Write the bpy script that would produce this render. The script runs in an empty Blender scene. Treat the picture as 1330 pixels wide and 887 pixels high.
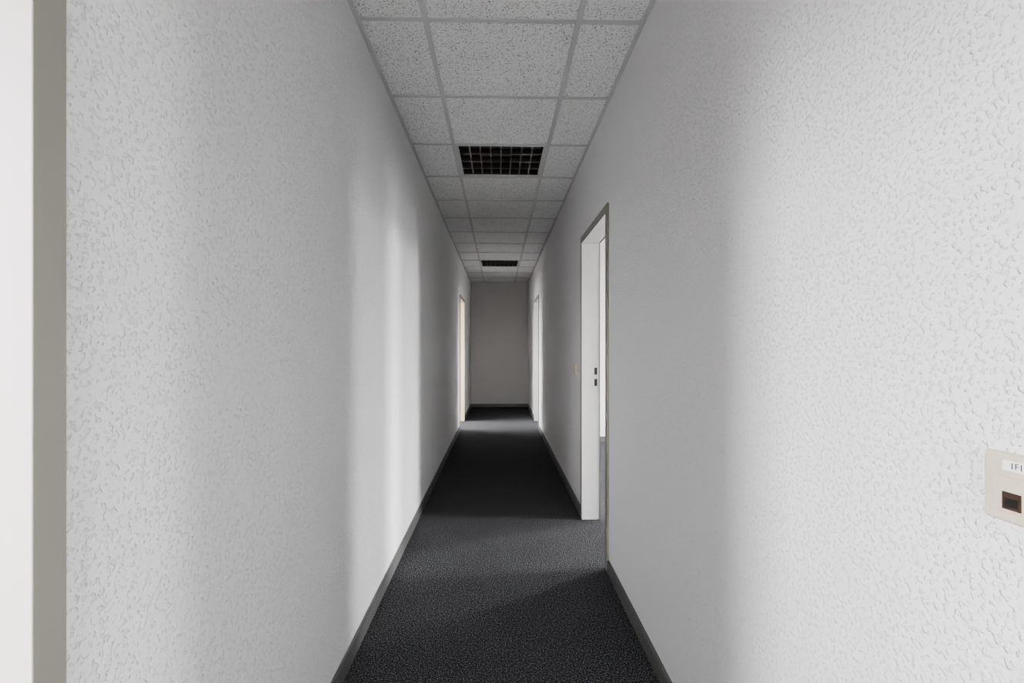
import bpy, bmesh, math
from mathutils import Vector, Matrix

scene = bpy.context.scene
XL, XR = -0.581, 0.599      # corridor side wall faces
T = 0.11                    # partition thickness
H = 2.555                   # ceiling height
Y0, Y1 = -2.6, 10.3         # corridor ends
CAMZ = 1.225
FXR, FXL = 4.6, -3.0        # facade inner faces
FXC = -1.80                 # facade inner face of the small front-left office

# ------------------------------------------------------------------ materials
def new_mat(name):
    m = bpy.data.materials.new(name); m.use_nodes = True
    nt = m.node_tree
    return m, nt, nt.nodes['Principled BSDF']

def plain(name, col, rough=0.5, metal=0.0, bump=0.0, scale=200):
    m, nt, b = new_mat(name)
    b.inputs['Base Color'].default_value = (*col, 1)
    b.inputs['Roughness'].default_value = rough
    b.inputs['Metallic'].default_value = metal
    tc = nt.nodes.new('ShaderNodeTexCoord')
    n = nt.nodes.new('ShaderNodeTexNoise'); n.inputs['Scale'].default_value = scale
    nt.links.new(tc.outputs['Object'], n.inputs['Vector'])
    r = nt.nodes.new('ShaderNodeMapRange')
    r.inputs['To Min'].default_value = max(0, rough-0.05); r.inputs['To Max'].default_value = min(1, rough+0.05)
    nt.links.new(n.outputs['Fac'], r.inputs['Value']); nt.links.new(r.outputs['Result'], b.inputs['Roughness'])
    if bump:
        bp = nt.nodes.new('ShaderNodeBump'); bp.inputs['Strength'].default_value = bump
        bp.inputs['Distance'].default_value = 0.001
        nt.links.new(n.outputs['Fac'], bp.inputs['Height']); nt.links.new(bp.outputs['Normal'], b.inputs['Normal'])
    return m

def wall_mat(name, col):
    m, nt, b = new_mat(name)
    N, L = nt.nodes.new, nt.links.new
    b.inputs['Base Color'].default_value = (*col, 1)
    b.inputs['Roughness'].default_value = 0.75
    b.inputs['Specular IOR Level'].default_value = 0.25
    tc = N('ShaderNodeTexCoord')
    n1 = N('ShaderNodeTexNoise'); n1.inputs['Scale'].default_value = 135; n1.inputs['Detail'].default_value = 2.5; n1.inputs['Distortion'].default_value = 0.0
    n2 = N('ShaderNodeTexNoise'); n2.inputs['Scale'].default_value = 300; n2.inputs['Detail'].default_value = 2
    L(tc.outputs['Object'], n1.inputs['Vector']); L(tc.outputs['Object'], n2.inputs['Vector'])
    r1 = N('ShaderNodeValToRGB'); r1.color_ramp.elements[0].position = 0.54; r1.color_ramp.elements[1].position = 0.72
    L(n1.outputs['Fac'], r1.inputs['Fac'])
    mx = N('ShaderNodeMath'); mx.operation = 'MULTIPLY_ADD'; mx.inputs[1].default_value = 0.3
    L(n2.outputs['Fac'], mx.inputs[0]); L(r1.outputs['Color'], mx.inputs[2])
    bp = N('ShaderNodeBump'); bp.inputs['Strength'].default_value = 0.95; bp.inputs['Distance'].default_value = 0.0029
    L(mx.outputs[0], bp.inputs['Height']); L(bp.outputs['Normal'], b.inputs['Normal'])
    return m

def carpet_mat():
    m, nt, b = new_mat('carpet')
    N, L = nt.nodes.new, nt.links.new
    tc = N('ShaderNodeTexCoord')
    n1 = N('ShaderNodeTexNoise'); n1.inputs['Scale'].default_value = 165; n1.inputs['Detail'].default_value = 4; n1.inputs['Roughness'].default_value = 0.8
    n2 = N('ShaderNodeTexNoise'); n2.inputs['Scale'].default_value = 3; n2.inputs['Detail'].default_value = 3
    L(tc.outputs['Object'], n1.inputs['Vector']); L(tc.outputs['Object'], n2.inputs['Vector'])
    r = N('ShaderNodeValToRGB')
    e = r.color_ramp.elements
    e[0].position = 0.42; e[0].color = (0.006, 0.006, 0.007, 1)
    e[1].position = 0.65; e[1].color = (0.32, 0.32, 0.325, 1)
    k = e.new(0.52); k.color = (0.041, 0.041, 0.044, 1)
    L(n1.outputs['Fac'], r.inputs['Fac'])
    mr = N('ShaderNodeMapRange'); mr.inputs['To Min'].default_value = 0.85; mr.inputs['To Max'].default_value = 1.1
    L(n2.outputs['Fac'], mr.inputs['Value'])
    mm = N('ShaderNodeVectorMath'); mm.operation = 'SCALE'
    L(r.outputs['Color'], mm.inputs[0]); L(mr.outputs['Result'], mm.inputs['Scale'])
    L(mm.outputs['Vector'], b.inputs['Base Color'])
    b.inputs['Roughness'].default_value = 0.95
    b.inputs['Specular IOR Level'].default_value = 0.1
    bp = N('ShaderNodeBump'); bp.inputs['Strength'].default_value = 0.6; bp.inputs['Distance'].default_value = 0.004
    L(n1.outputs['Fac'], bp.inputs['Height']); L(bp.outputs['Normal'], b.inputs['Normal'])
    return m

def tile_mat():
    m, nt, b = new_mat('mineral_fibre_tile')
    N, L = nt.nodes.new, nt.links.new
    tc = N('ShaderNodeTexCoord')
    n1 = N('ShaderNodeTexNoise'); n1.inputs['Scale'].default_value = 165; n1.inputs['Detail'].default_value = 1.5; n1.inputs['Distortion'].default_value = 0.7
    L(tc.outputs['Object'], n1.inputs['Vector'])
    r = N('ShaderNodeValToRGB'); e = r.color_ramp.elements
    e[0].position = 0.34; e[0].color = (0.26, 0.26, 0.26, 1)
    e[1].position = 0.43; e[1].color = (0.93, 0.93, 0.93, 1)
    L(n1.outputs['Fac'], r.inputs['Fac']); L(r.outputs['Color'], b.inputs['Base Color'])
    b.inputs['Roughness'].default_value = 0.9
    bp = N('ShaderNodeBump'); bp.inputs['Strength'].default_value = 0.3; bp.inputs['Distance'].default_value = 0.002
    L(r.outputs['Color'], bp.inputs['Height']); L(bp.outputs['Normal'], b.inputs['Normal'])
    return m

M_WALL = wall_mat('woodchip_wallpaper', (0.83, 0.83, 0.83))
M_WALLR = wall_mat('woodchip_wallpaper_warm', (0.835, 0.82, 0.825))
M_WARMLIT = wall_mat('warm_lit_wallpaper', (0.82, 0.70, 0.60))  # warm light of the left back office put into the wall colour
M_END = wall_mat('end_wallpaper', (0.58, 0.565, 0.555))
M_CARPET = carpet_mat()
M_TILE = tile_mat()
M_SLAB = plain('ceiling_plaster', (0.82, 0.82, 0.81), 0.9)
M_PALE = plain('pale_bounce_floor', (0.70, 0.67, 0.66), 0.6)  # for the added pale floor that bounces light up to the ceiling
M_TBAR = plain('grid_paint', (0.60, 0.60, 0.60), 0.45)
M_BASE = plain('baseboard_vinyl', (0.115, 0.115, 0.112), 0.5)
M_FACE = plain('frame_face_grey', (0.25, 0.24, 0.21), 0.4)  # frame faces darker grey than the reveals
M_REV = plain('frame_reveal_white', (0.80, 0.79, 0.78), 0.4)
M_REVP = plain('frame_paint_blush', (0.78, 0.71, 0.70), 0.4)
M_REVW = plain('frame_paint_warm_lit', (0.84, 0.66, 0.49), 0.4)  # warm light on the far left jamb put into its colour
M_LEAF = plain('door_leaf_paint', (0.75, 0.73, 0.70), 0.45)
M_BLACK = plain('black_plastic', (0.012, 0.012, 0.012), 0.4)
M_BROWN = plain('brown_contact_plastic', (0.045, 0.025, 0.017), 0.4)
M_BEIGE = plain('ivory_plastic', (0.62, 0.525, 0.43), 0.35)
M_LABEL = plain('label_paper', (0.85, 0.85, 0.85), 0.6)
M_ALU = plain('louvre_aluminium', (0.40, 0.37, 0.36), 0.3, 1.0)
M_DARK = plain('luminaire_housing', (0.035, 0.031, 0.030), 0.6)
M_TUBE = plain('fluorescent_tube_glass', (0.14, 0.13, 0.12), 0.3)
M_STEEL = plain('stainless_steel', (0.55, 0.55, 0.55), 0.3, 1.0)
M_PVC = plain('window_pvc', (0.8, 0.8, 0.8), 0.35)
M_GREYDK = plain('seal_rubber', (0.10, 0.10, 0.10), 0.7)

# ------------------------------------------------------------------ geometry helpers
def mesh_obj(name, boxes, mats, bevel=0.0, parent=None):
    """boxes: (x0,x1,y0,y1,z0,z1[,mat_index])"""
    bm = bmesh.new()
    for bx in boxes:
        x0, x1, y0, y1, z0, z1 = bx[:6]
        mi = bx[6] if len(bx) > 6 else 0
        if x0 > x1: x0, x1 = x1, x0
        if y0 > y1: y0, y1 = y1, y0
        vs = [bm.verts.new(p) for p in ((x0,y0,z0),(x1,y0,z0),(x1,y1,z0),(x0,y1,z0),(x0,y0,z1),(x1,y0,z1),(x1,y1,z1),(x0,y1,z1))]
        for f in ((3,2,1,0),(4,5,6,7),(0,1,5,4),(1,2,6,5),(2,3,7,6),(3,0,4,7)):
            fc = bm.faces.new([vs[i] for i in f]); fc.material_index = mi
    if bevel:
        bmesh.ops.bevel(bm, geom=list(bm.edges), offset=bevel, segments=3, profile=0.5, affect='EDGES')
    me = bpy.data.meshes.new(name); bm.to_mesh(me); bm.free()
    ob = bpy.data.objects.new(name, me); scene.collection.objects.link(ob)
    for m in (mats if isinstance(mats, (list, tuple)) else [mats]): me.materials.append(m)
    if parent: ob.parent = parent
    return ob

def empty(name):
    e = bpy.data.objects.new(name, None); e.empty_display_size = 0.1
    scene.collection.objects.link(e); return e

def wall_along_y(name, x0, x1, y0, y1, openings, mat):
    bs = []; cur = y0
    for ya, yb, za, zb in sorted(openings):
        bs.append((x0, x1, cur, ya, 0, H+0.3))
        if za > 0: bs.append((x0, x1, ya, yb, 0, za))
        bs.append((x0, x1, ya, yb, zb, H+0.3))
        cur = yb
    bs.append((x0, x1, cur, y1, 0, H+0.3))
    return mesh_obj(name, bs, mat)

# ------------------------------------------------------------------ door openings (clear jamb-to-jamb)
DTOP = 1.965
LIN = 0.02
doorsR = [(-0.50, 0.36), (2.755, 3.545), (7.47, 8.33)]  # first right doorway is unseen, added to light the near left wall
doorsL = [(-0.24, 0.628), (7.46, 8.33)]
op = lambda d: (d[0]-LIN, d[1]+LIN, 0, DTOP+LIN)
wall_along_y('wall_right', XR, XR+T, Y0, Y1, [op(d) for d in doorsR], M_WALLR)
wall_along_y('wall_left', XL-T, XL, Y0, Y1, [op(d) for d in doorsL], M_WALL)

mesh_obj('wall_end', [(FXL-0.2, FXR+0.2, Y1, Y1+0.2, 0, H+0.3)], M_END)
RW_FILL = (-0.40, 0.42, 1.1, 2.0)  # opening for an added, unseen window that fills the corridor with light
mesh_obj('wall_rear', [(FXL-0.2, RW_FILL[0], Y0-0.2, Y0, 0, H+0.3), (RW_FILL[1], FXR+0.2, Y0-0.2, Y0, 0, H+0.3),
                       (RW_FILL[0], RW_FILL[1], Y0-0.2, Y0, 0, RW_FILL[2]), (RW_FILL[0], RW_FILL[1], Y0-0.2, Y0, RW_FILL[3], H+0.3)], M_WALL)

# facades : (y0, y1, sill, top)
SILL, WTOP = 0.85, 2.42
WR = [(-1.95, -1.38, SILL, WTOP), (2.80, 3.60, 0.45, 2.52), (4.98, 5.80, 0.45, 2.52), (7.9, 9.3, SILL, WTOP)]  # first window is unseen, added to feed light through the front right doorway
WC = (-0.22, 0.22, 0.95, 2.50)
WD = (6.9, 9.0, SILL, WTOP)
wall_along_y('wall_facade_right', FXR, FXR+0.2, Y0, Y1, WR, M_WALL)
wall_along_y('wall_facade_left', FXL-0.2, FXL, 2.0, Y1, [WD], M_WALL)
wall_along_y('wall_facade_left_front', FXC-0.2, FXC, Y0, 1.9, [WC], M_WALL)
# partitions
mesh_obj('wall_partition_right_front', [(XR+T, FXR, 1.25, 1.35, 0, H+0.3)], M_WALL)
mesh_obj('wall_partition_right_back', [(XR+T, FXR, 6.5, 6.6, 0, H+0.3)], M_WALL)
mesh_obj('wall_partition_left_front', [(FXL-0.2, XL-T, 1.9, 2.0, 0, H+0.3)], M_WALL)
mesh_obj('wall_partition_left_back', [(FXL, XL-T, 6.0, 6.1, 0, H+0.3)], M_WARMLIT)

mesh_obj('floor', [(FXL-0.2, FXR+0.2, Y0-0.2, Y1+0.2, -0.15, 0)], M_CARPET)
mesh_obj('floor_bounce_pale', [(XR+T+.001, FXR-.001, Y0+.001, 1.249, 0.0, 0.003),
                            (XL+.001, XR-.001, Y0+.001, -0.5, 0.0, 0.003)], M_PALE)  # out-of-view pale sheets added as a light reflector for the ceiling
mesh_obj('ceiling_slab', [(FXL-0.2, FXR+0.2, Y0-0.2, Y1+0.2, H+0.3, H+0.5)], M_SLAB)
mesh_obj('ceiling_office_right', [(XR+T, FXR, Y0, 1.25, H, H+0.05), (XR+T, FXR, 1.35, 6.5, H, H+0.05), (XR+T, FXR, 6.6, Y1, H, H+0.05)], M_SLAB)
mesh_obj('ceiling_office_left', [(FXC, XL-T, Y0, 1.9, H, H+0.05), (FXL, XL-T, 2.0, 6.0, H, H+0.05), (FXL, XL-T, 6.1, Y1, H, H+0.05)], M_SLAB)

# ------------------------------------------------------------------ suspended ceiling
MOD = 0.625
GX = [-0.298, 0.327]
rows = []
y = 2.04
while y > Y0: y -= MOD
while y < Y1:
    rows.append(y); y += MOD
edges = [max(rows[0], Y0)] + rows[1:] + [Y1]
tiles = []
xs = [XL, GX[0], GX[1], XR]
light_cells = []
LIGHT_Y = [2.04+MOD*2, 2.04+MOD*9, 2.04-MOD*5]
for i in range(len(edges)-1):
    a, b = edges[i], edges[i+1]
    for j in range(3):
        if j == 1 and any(abs(a-ly) < 0.02 for ly in LIGHT_Y):
            light_cells.append((a, b)); continue
        tiles.append((xs[j]+0.001, xs[j+1]-0.001, a+0.001, b-0.001, H+0.004, H+0.020))
mesh_obj('ceiling', tiles, M_TILE)
bars = []
for gx in GX: bars.append((gx-0.012, gx+0.012, Y0, Y1, H-0.001, H+0.0035))
for ry in edges[1:-1]:
    for j in range(3):
        xa = xs[j] + (0.012 if j else 0.0); xb = xs[j+1] - (0.012 if j < 2 else 0.0)
        bars.append((xa, xb, ry-0.012, ry+0.012, H-0.001, H+0.0035))
bars += [(XL, XL+0.020, Y0, Y1, H-0.003, H-0.0012), (XR-0.020, XR, Y0, Y1, H-0.003, H-0.0012),
         (XL, XR, Y1-0.02, Y1, H-0.003, H-0.0012)]
mesh_obj('ceiling_grid', bars, M_TBAR)

# ------------------------------------------------------------------ recessed louvre luminaires
def luminaire(a, b):
    root = empty('recessed_louvre_light')
    x0, x1 = GX[0]+0.013, GX[1]-0.013; y0, y1 = a+0.013, b-0.013
    r = 0.016
    z = H+0.001
    mesh_obj('rim', [(x0, x1, y0, y0+r, z, z+0.01), (x0, x1, y1-r, y1, z, z+0.01),
                     (x0, x0+r, y0+r, y1-r, z, z+0.01), (x1-r, x1, y0+r, y1-r, z, z+0.01)], M_TBAR, parent=root)
    mesh_obj('housing', [(x0+r-.002, x1-r+.002, y0+r-.002, y1-r+.002, z+0.115, z+0.12),
                         (x0+r-.004, x0+r, y0+r, y1-r, z+.01, z+0.115), (x1-r, x1-r+.004, y0+r, y1-r, z+.01, z+0.115),
                         (x0+r, x1-r, y0+r-.004, y0+r, z+.01, z+0.115), (x0+r, x1-r, y1-r, y1-r+.004, z+.01, z+0.115)], M_DARK, parent=root)
    bm = bmesh.new()
    X0, X1, Ya, Yb = x0+r, x1-r, y0+r, y1-r
    def prism(p):
        vs = [bm.verts.new(q) for q in p]
        for f in ((3,2,1,0),(4,5,6,7),(0,1,5,4),(1,2,6,5),(2,3,7,6),(3,0,4,7)):
            bm.faces.new([vs[i] for i in f])
    nrow = 4
    for k in range(1, nrow):
        yc = Ya + (Yb-Ya)*k/nrow; w0, w1 = 0.004, 0.0015
        prism([(X0,yc-w0,z+.004),(X1,yc-w0,z+.004),(X1,yc+w0,z+.004),(X0,yc+w0,z+.004),
               (X0,yc-w1,z+.035),(X1,yc-w1,z+.035),(X1,yc+w1,z+.035),(X0,yc+w1,z+.035)])
    ncol = 8
    for k in range(1, ncol):
        xc = X0 + (X1-X0)*k/ncol; w0, w1 = 0.003, 0.005
        prism([(xc-w0,Ya,z+.0035),(xc+w0,Ya,z+.0035),(xc+w0,Yb,z+.0035),(xc-w0,Yb,z+.0035),
               (xc-w1,Ya,z+.045),(xc+w1,Ya,z+.045),(xc+w1,Yb,z+.045),(xc-w1,Yb,z+.045)])
    me = bpy.data.meshes.new('louvre'); bm.to_mesh(me); bm.free(); me.materials.append(M_ALU)
    o = bpy.data.objects.new('louvre', me); scene.collection.objects.link(o); o.parent = root
    bm = bmesh.new()
    for k in range(nrow):
        yc = Ya + (Yb-Ya)*(k+.5)/nrow
        mt = Matrix.Translation(((X0+X1)/2, yc, z+0.085)) @ Matrix.Rotation(math.pi/2, 4, 'Y')
        bmesh.ops.create_cone(bm, cap_ends=True, segments=20, radius1=.013, radius2=.013, depth=(X1-X0)-0.01, matrix=mt)
    me = bpy.data.meshes.new('tubes'); bm.to_mesh(me); bm.free(); me.materials.append(M_TUBE)
    o = bpy.data.objects.new('fluorescent_tubes', me); scene.collection.objects.link(o); o.parent = root
for a, b in light_cells: luminaire(a, b)

# ------------------------------------------------------------------ door frames + leaves
def door(idx, side, d, hinge_near=True, angle=90, rev=None, strike=None):
    rev = rev or M_REV; strike = strike or M_BLACK
    root = empty('door_%d' % idx)
    s = 1 if side == 'R' else -1
    xf = XR if side == 'R' else XL       # corridor face
    xb = xf + s*T                        # office face
    fw, pr, pt = 0.047, 0.011, 0.002
    y0, y1 = d
    b = []
    for base, dr in ((xf, -s), (xb, s)):
        xo = base + dr*pr; xi = base + dr*(pr-pt)     # thin steel face plate + return to the wall
        b += [(xo, xi, y0-fw, y0, 0, DTOP+fw, 0), (xo, xi, y1, y1+fw, 0, DTOP+fw, 0), (xo, xi, y0, y1, DTOP, DTOP+fw, 0)]
        b += [(xi, base, y0-fw, y0-fw+pt, 0, DTOP+fw, 0), (xi, base, y1+fw-pt, y1+fw, 0, DTOP+fw, 0),
              (xi, base, y0-fw+pt, y1+fw-pt, DTOP+fw-pt, DTOP+fw, 0)]
    xs_ = xf - s*(pr-pt); xe = xb + s*(pr-pt); xr = xb - s*0.008
    b += [(xs_, xr, y0-LIN, y0, 0, DTOP+LIN, 1), (xs_, xr, y1, y1+LIN, 0, DTOP+LIN, 1), (xs_, xr, y0, y1, DTOP, DTOP+LIN, 1)]
    b += [(xr, xe, y0-LIN, y0-0.008, 0, DTOP+LIN, 1), (xr, xe, y1+0.008, y1+LIN, 0, DTOP+LIN, 1), (xr, xe, y0-.008, y1+.008, DTOP+.008, DTOP+LIN, 1)]
    mesh_obj('frame', b, [M_FACE, rev, M_GREYDK], parent=root)
    ys = y1 if hinge_near else y0
    sg = -1 if hinge_near else 1
    mesh_obj('strike_plates', [(xr-s*.022, xr-s*.002, ys, ys+sg*.0015, 1.030, 1.080),
                               (xr-s*.022, xr-s*.002, ys, ys+sg*.0015, 0.950, 1.000)], strike, parent=root)
    w = (y1-y0)+0.015
    th = 0.04
    hy = y0-0.008 if hinge_near else y1+0.008
    leaf = mesh_obj('leaf', [(-th, 0, 0.003, w, 0.008, DTOP+.006, 0)], M_LEAF, bevel=0.002, parent=root)
    hb = []
    for face in (0.0, -th):
        o = 1 if face == 0 else -1
        hb += [(face, face+o*.006, w-.075, w-.035, 0.93, 1.13, 0), (face+o*.006, face+o*.05, w-.061, w-.047, 1.05, 1.064, 0),
               (face+o*.036, face+o*.05, w-.18, w-.061, 1.05, 1.064, 0)]
    hd = mesh_obj('handle', hb, M_STEEL, bevel=0.002, parent=root)
    for o in (leaf, hd):
        if side == 'R':
            o.location = (xb + 0.02, hy, 0)
            o.rotation_euler[2] = -math.radians(angle)
        else:
            o.scale[0] = -1
            o.location = (xb - 0.02, hy, 0)
            o.rotation_euler[2] = math.radians(angle)
    return root

door(1, 'R', doorsR[0], angle=150)
door(2, 'R', doorsR[1], angle=97)
door(3, 'R', doorsR[2], angle=100)
door(4, 'L', doorsL[0], angle=165, rev=M_REVP)
door(5, 'L', doorsL[1], angle=100, rev=M_REVW, strike=M_BROWN)

# ------------------------------------------------------------------ baseboards
BH, BT = 0.062, 0.012
def base_y(name, x, s, y0, y1, doors):
    bs = []; cur = y0
    for a, b in doors:
        bs.append((x, x+s*BT, cur, a-0.0475, 0, BH)); cur = b+0.0475
    bs.append((x, x+s*BT, cur, y1, 0, BH))
    bs += [(q[0], q[0]+s*BT*.55, q[2], q[3], BH, BH+.005) for q in bs]
    return mesh_obj(name, bs, M_BASE)
base_y('baseboard_right', XR, -1, Y0, Y1, doorsR)
base_y('baseboard_left', XL, 1, Y0, Y1, doorsL)
mesh_obj('baseboard_end', [(XL+BT, XR-BT, Y1-BT, Y1, 0, BH)], M_BASE)
mesh_obj('baseboard_rear', [(XL+BT, XR-BT, Y0, Y0+BT, 0, BH)], M_BASE)
mesh_obj('baseboard_office_right', [(XR+T, FXR, 6.5-BT, 6.5, 0, BH), (FXR-BT, FXR, 1.35, 6.5-BT, 0, BH), (XR+T, FXR-BT, 1.35, 1.35+BT, 0, BH),
                                    (XR+T, FXR, Y1-BT, Y1, 0, BH)], M_BASE)
mesh_obj('baseboard_office_left', [(FXL, XL-T, Y1-BT, Y1, 0, BH), (FXC, FXC+BT, Y0, 1.9, 0, BH), (FXC+BT, XL-T, 1.9-BT, 1.9, 0, BH)], M_BASE)

# ------------------------------------------------------------------ windows (frames) + sky portals
def window(idx, x0, x1, y0, y1, z0, z1, axis):
    f = 0.05; b = []
    if axis == 'x':
        n = max(1, int((y1-y0)/1.0)); xm0, xm1 = x0+.06, x0+.12
        b += [(xm0, xm1, y0, y1, z0, z0+f), (xm0, xm1, y0, y1, z1-f, z1)]
        for k in range(n+1):
            yc = y0+(y1-y0)*k/n
            b.append((xm0, xm1, max(y0, yc-f*.7), min(y1, yc+f*.7), z0+f, z1-f))
    else:
        b += [(x0, x1, y0+.06, y0+.12, z0, z0+f), (x0, x1, y0+.06, y0+.12, z1-f, z1),
              (x0, x0+f, y0+.06, y0+.12, z0+f, z1-f), (x1-f, x1, y0+.06, y0+.12, z0+f, z1-f)]
    mesh_obj('window_%d' % idx, b, M_PVC)

def portal(loc, sx, sy, rot):
    l = bpy.data.lights.new('sky_portal', 'AREA'); l.shape = 'RECTANGLE'; l.size = sx; l.size_y = sy
    l.cycles.is_portal = True
    o = bpy.data.objects.new('sky_portal', l); o.location = loc; o.rotation_euler = rot
    scene.collection.objects.link(o)
i = 1
for a, b_, s0, s1 in WR:
    window(i, FXR, FXR+.2, a, b_, s0, s1, 'x'); i += 1
    portal((FXR+.19, (a+b_)/2, (s0+s1)/2), s1-s0, b_-a, (0, math.radians(90), 0))
for (a, b_, s0, s1), fx in ((WC, FXC), (WD, FXL)):
    window(i, fx-.2, fx, a, b_, s0, s1, 'x'); i += 1
    portal((fx-.19, (a+b_)/2, (s0+s1)/2), s1-s0, b_-a, (0, math.radians(-90), 0))
window(i, RW_FILL[0], RW_FILL[1], Y0-.2, Y0, RW_FILL[2], RW_FILL[3], 'y')  # added rear window behind the camera, for fill light
portal(((RW_FILL[0]+RW_FILL[1])/2, Y0-.19, (RW_FILL[2]+RW_FILL[3])/2), RW_FILL[1]-RW_FILL[0], RW_FILL[3]-RW_FILL[2], (math.radians(90), 0, 0))

# ------------------------------------------------------------------ data socket + light switch on right wall
sock = empty('network_wall_socket')
yc, zs, hs = 0.5545, 1.0615, 0.0405
mesh_obj('plate', [(XR-.009, XR, yc-hs, yc+hs, zs-hs, zs+hs)], M_BEIGE, bevel=0.004, parent=sock)
mesh_obj('cover', [(XR-.0105, XR-.0085, yc-.030, yc+.028, zs-.028, zs+.014)], M_BEIGE, bevel=0.0009, parent=sock)
mesh_obj('label_strip', [(XR-.0100, XR-.0088, yc-.024, yc+.016, zs+.0205, zs+.0325)], M_LABEL, parent=sock)
mesh_obj('jack', [(XR-.0115, XR-.0103, yc-.006, yc+.015, zs-.024, zs-.004)], M_BROWN, parent=sock)
mesh_obj('jack_opening', [(XR-.0119, XR-.0114, yc-.003, yc+.012, zs-.0205, zs-.0105)], M_BLACK, parent=sock)
cu = bpy.data.curves.new('label_text', 'FONT'); cu.body = '1F12'; cu.size = 0.0105; cu.align_x = 'CENTER'; cu.align_y = 'CENTER'
cu.materials.append(M_BLACK); cu.extrude = 0.0001
to = bpy.data.objects.new('label_text', cu); scene.collection.objects.link(to)
to.location = (XR-.0102, yc-.003, zs+.0265); to.rotation_euler = (math.radians(90), 0, math.radians(-90)); to.parent = sock

sw = empty('light_switch')
ys_, zs_ = 3.86, 1.060
mesh_obj('plate', [(XR-.009, XR, ys_-.04, ys_+.04, zs_-.04, zs_+.04)], M_BEIGE, bevel=0.003, parent=sw)
mesh_obj('rocker', [(XR-.014, XR-.008, ys_-.027, ys_+.027, zs_-.027, zs_+.027)], M_BEIGE, bevel=0.002, parent=sw)

# ------------------------------------------------------------------ world
w = bpy.data.worlds.new('overcast_sky'); scene.world = w; w.use_nodes = True
nt = w.node_tree; bg = nt.nodes['Background']
tc = nt.nodes.new('ShaderNodeTexCoord'); sp = nt.nodes.new('ShaderNodeSeparateXYZ')
rp = nt.nodes.new('ShaderNodeValToRGB'); mr = nt.nodes.new('ShaderNodeMapRange')
mr.inputs['From Min'].default_value = -1; mr.inputs['From Max'].default_value = 1
nt.links.new(tc.outputs['Generated'], sp.inputs[0]); nt.links.new(sp.outputs['Z'], mr.inputs['Value'])
nt.links.new(mr.outputs['Result'], rp.inputs['Fac'])
e = rp.color_ramp.elements
e[0].position = 0.0; e[0].color = (0.13, 0.13, 0.13, 1)
e[1].position = 0.75; e[1].color = (0.98, 0.985, 1.0, 1)
k = e.new(0.495); k.color = (0.15, 0.15, 0.15, 1)
k = e.new(0.515); k.color = (0.66, 0.66, 0.66, 1)
nt.links.new(rp.outputs['Color'], bg.inputs['Color'])
bg.inputs['Strength'].default_value = 88.0

scene.view_settings.view_transform = 'AgX'
try: scene.view_settings.look = 'AgX - Medium High Contrast'
except Exception as ex: print(ex)
scene.view_settings.exposure = 0.15

# ------------------------------------------------------------------ camera
cam = bpy.data.cameras.new('camera'); co = bpy.data.objects.new('camera', cam)
scene.collection.objects.link(co); scene.camera = co
cam.sensor_width = 36; cam.lens = 650/1330*36; cam.shift_y = 7.5/1330; cam.clip_start = 0.01
co.location = (0, 0, CAMZ)
co.rotation_euler = (math.radians(90), 0, math.radians(-1.5))
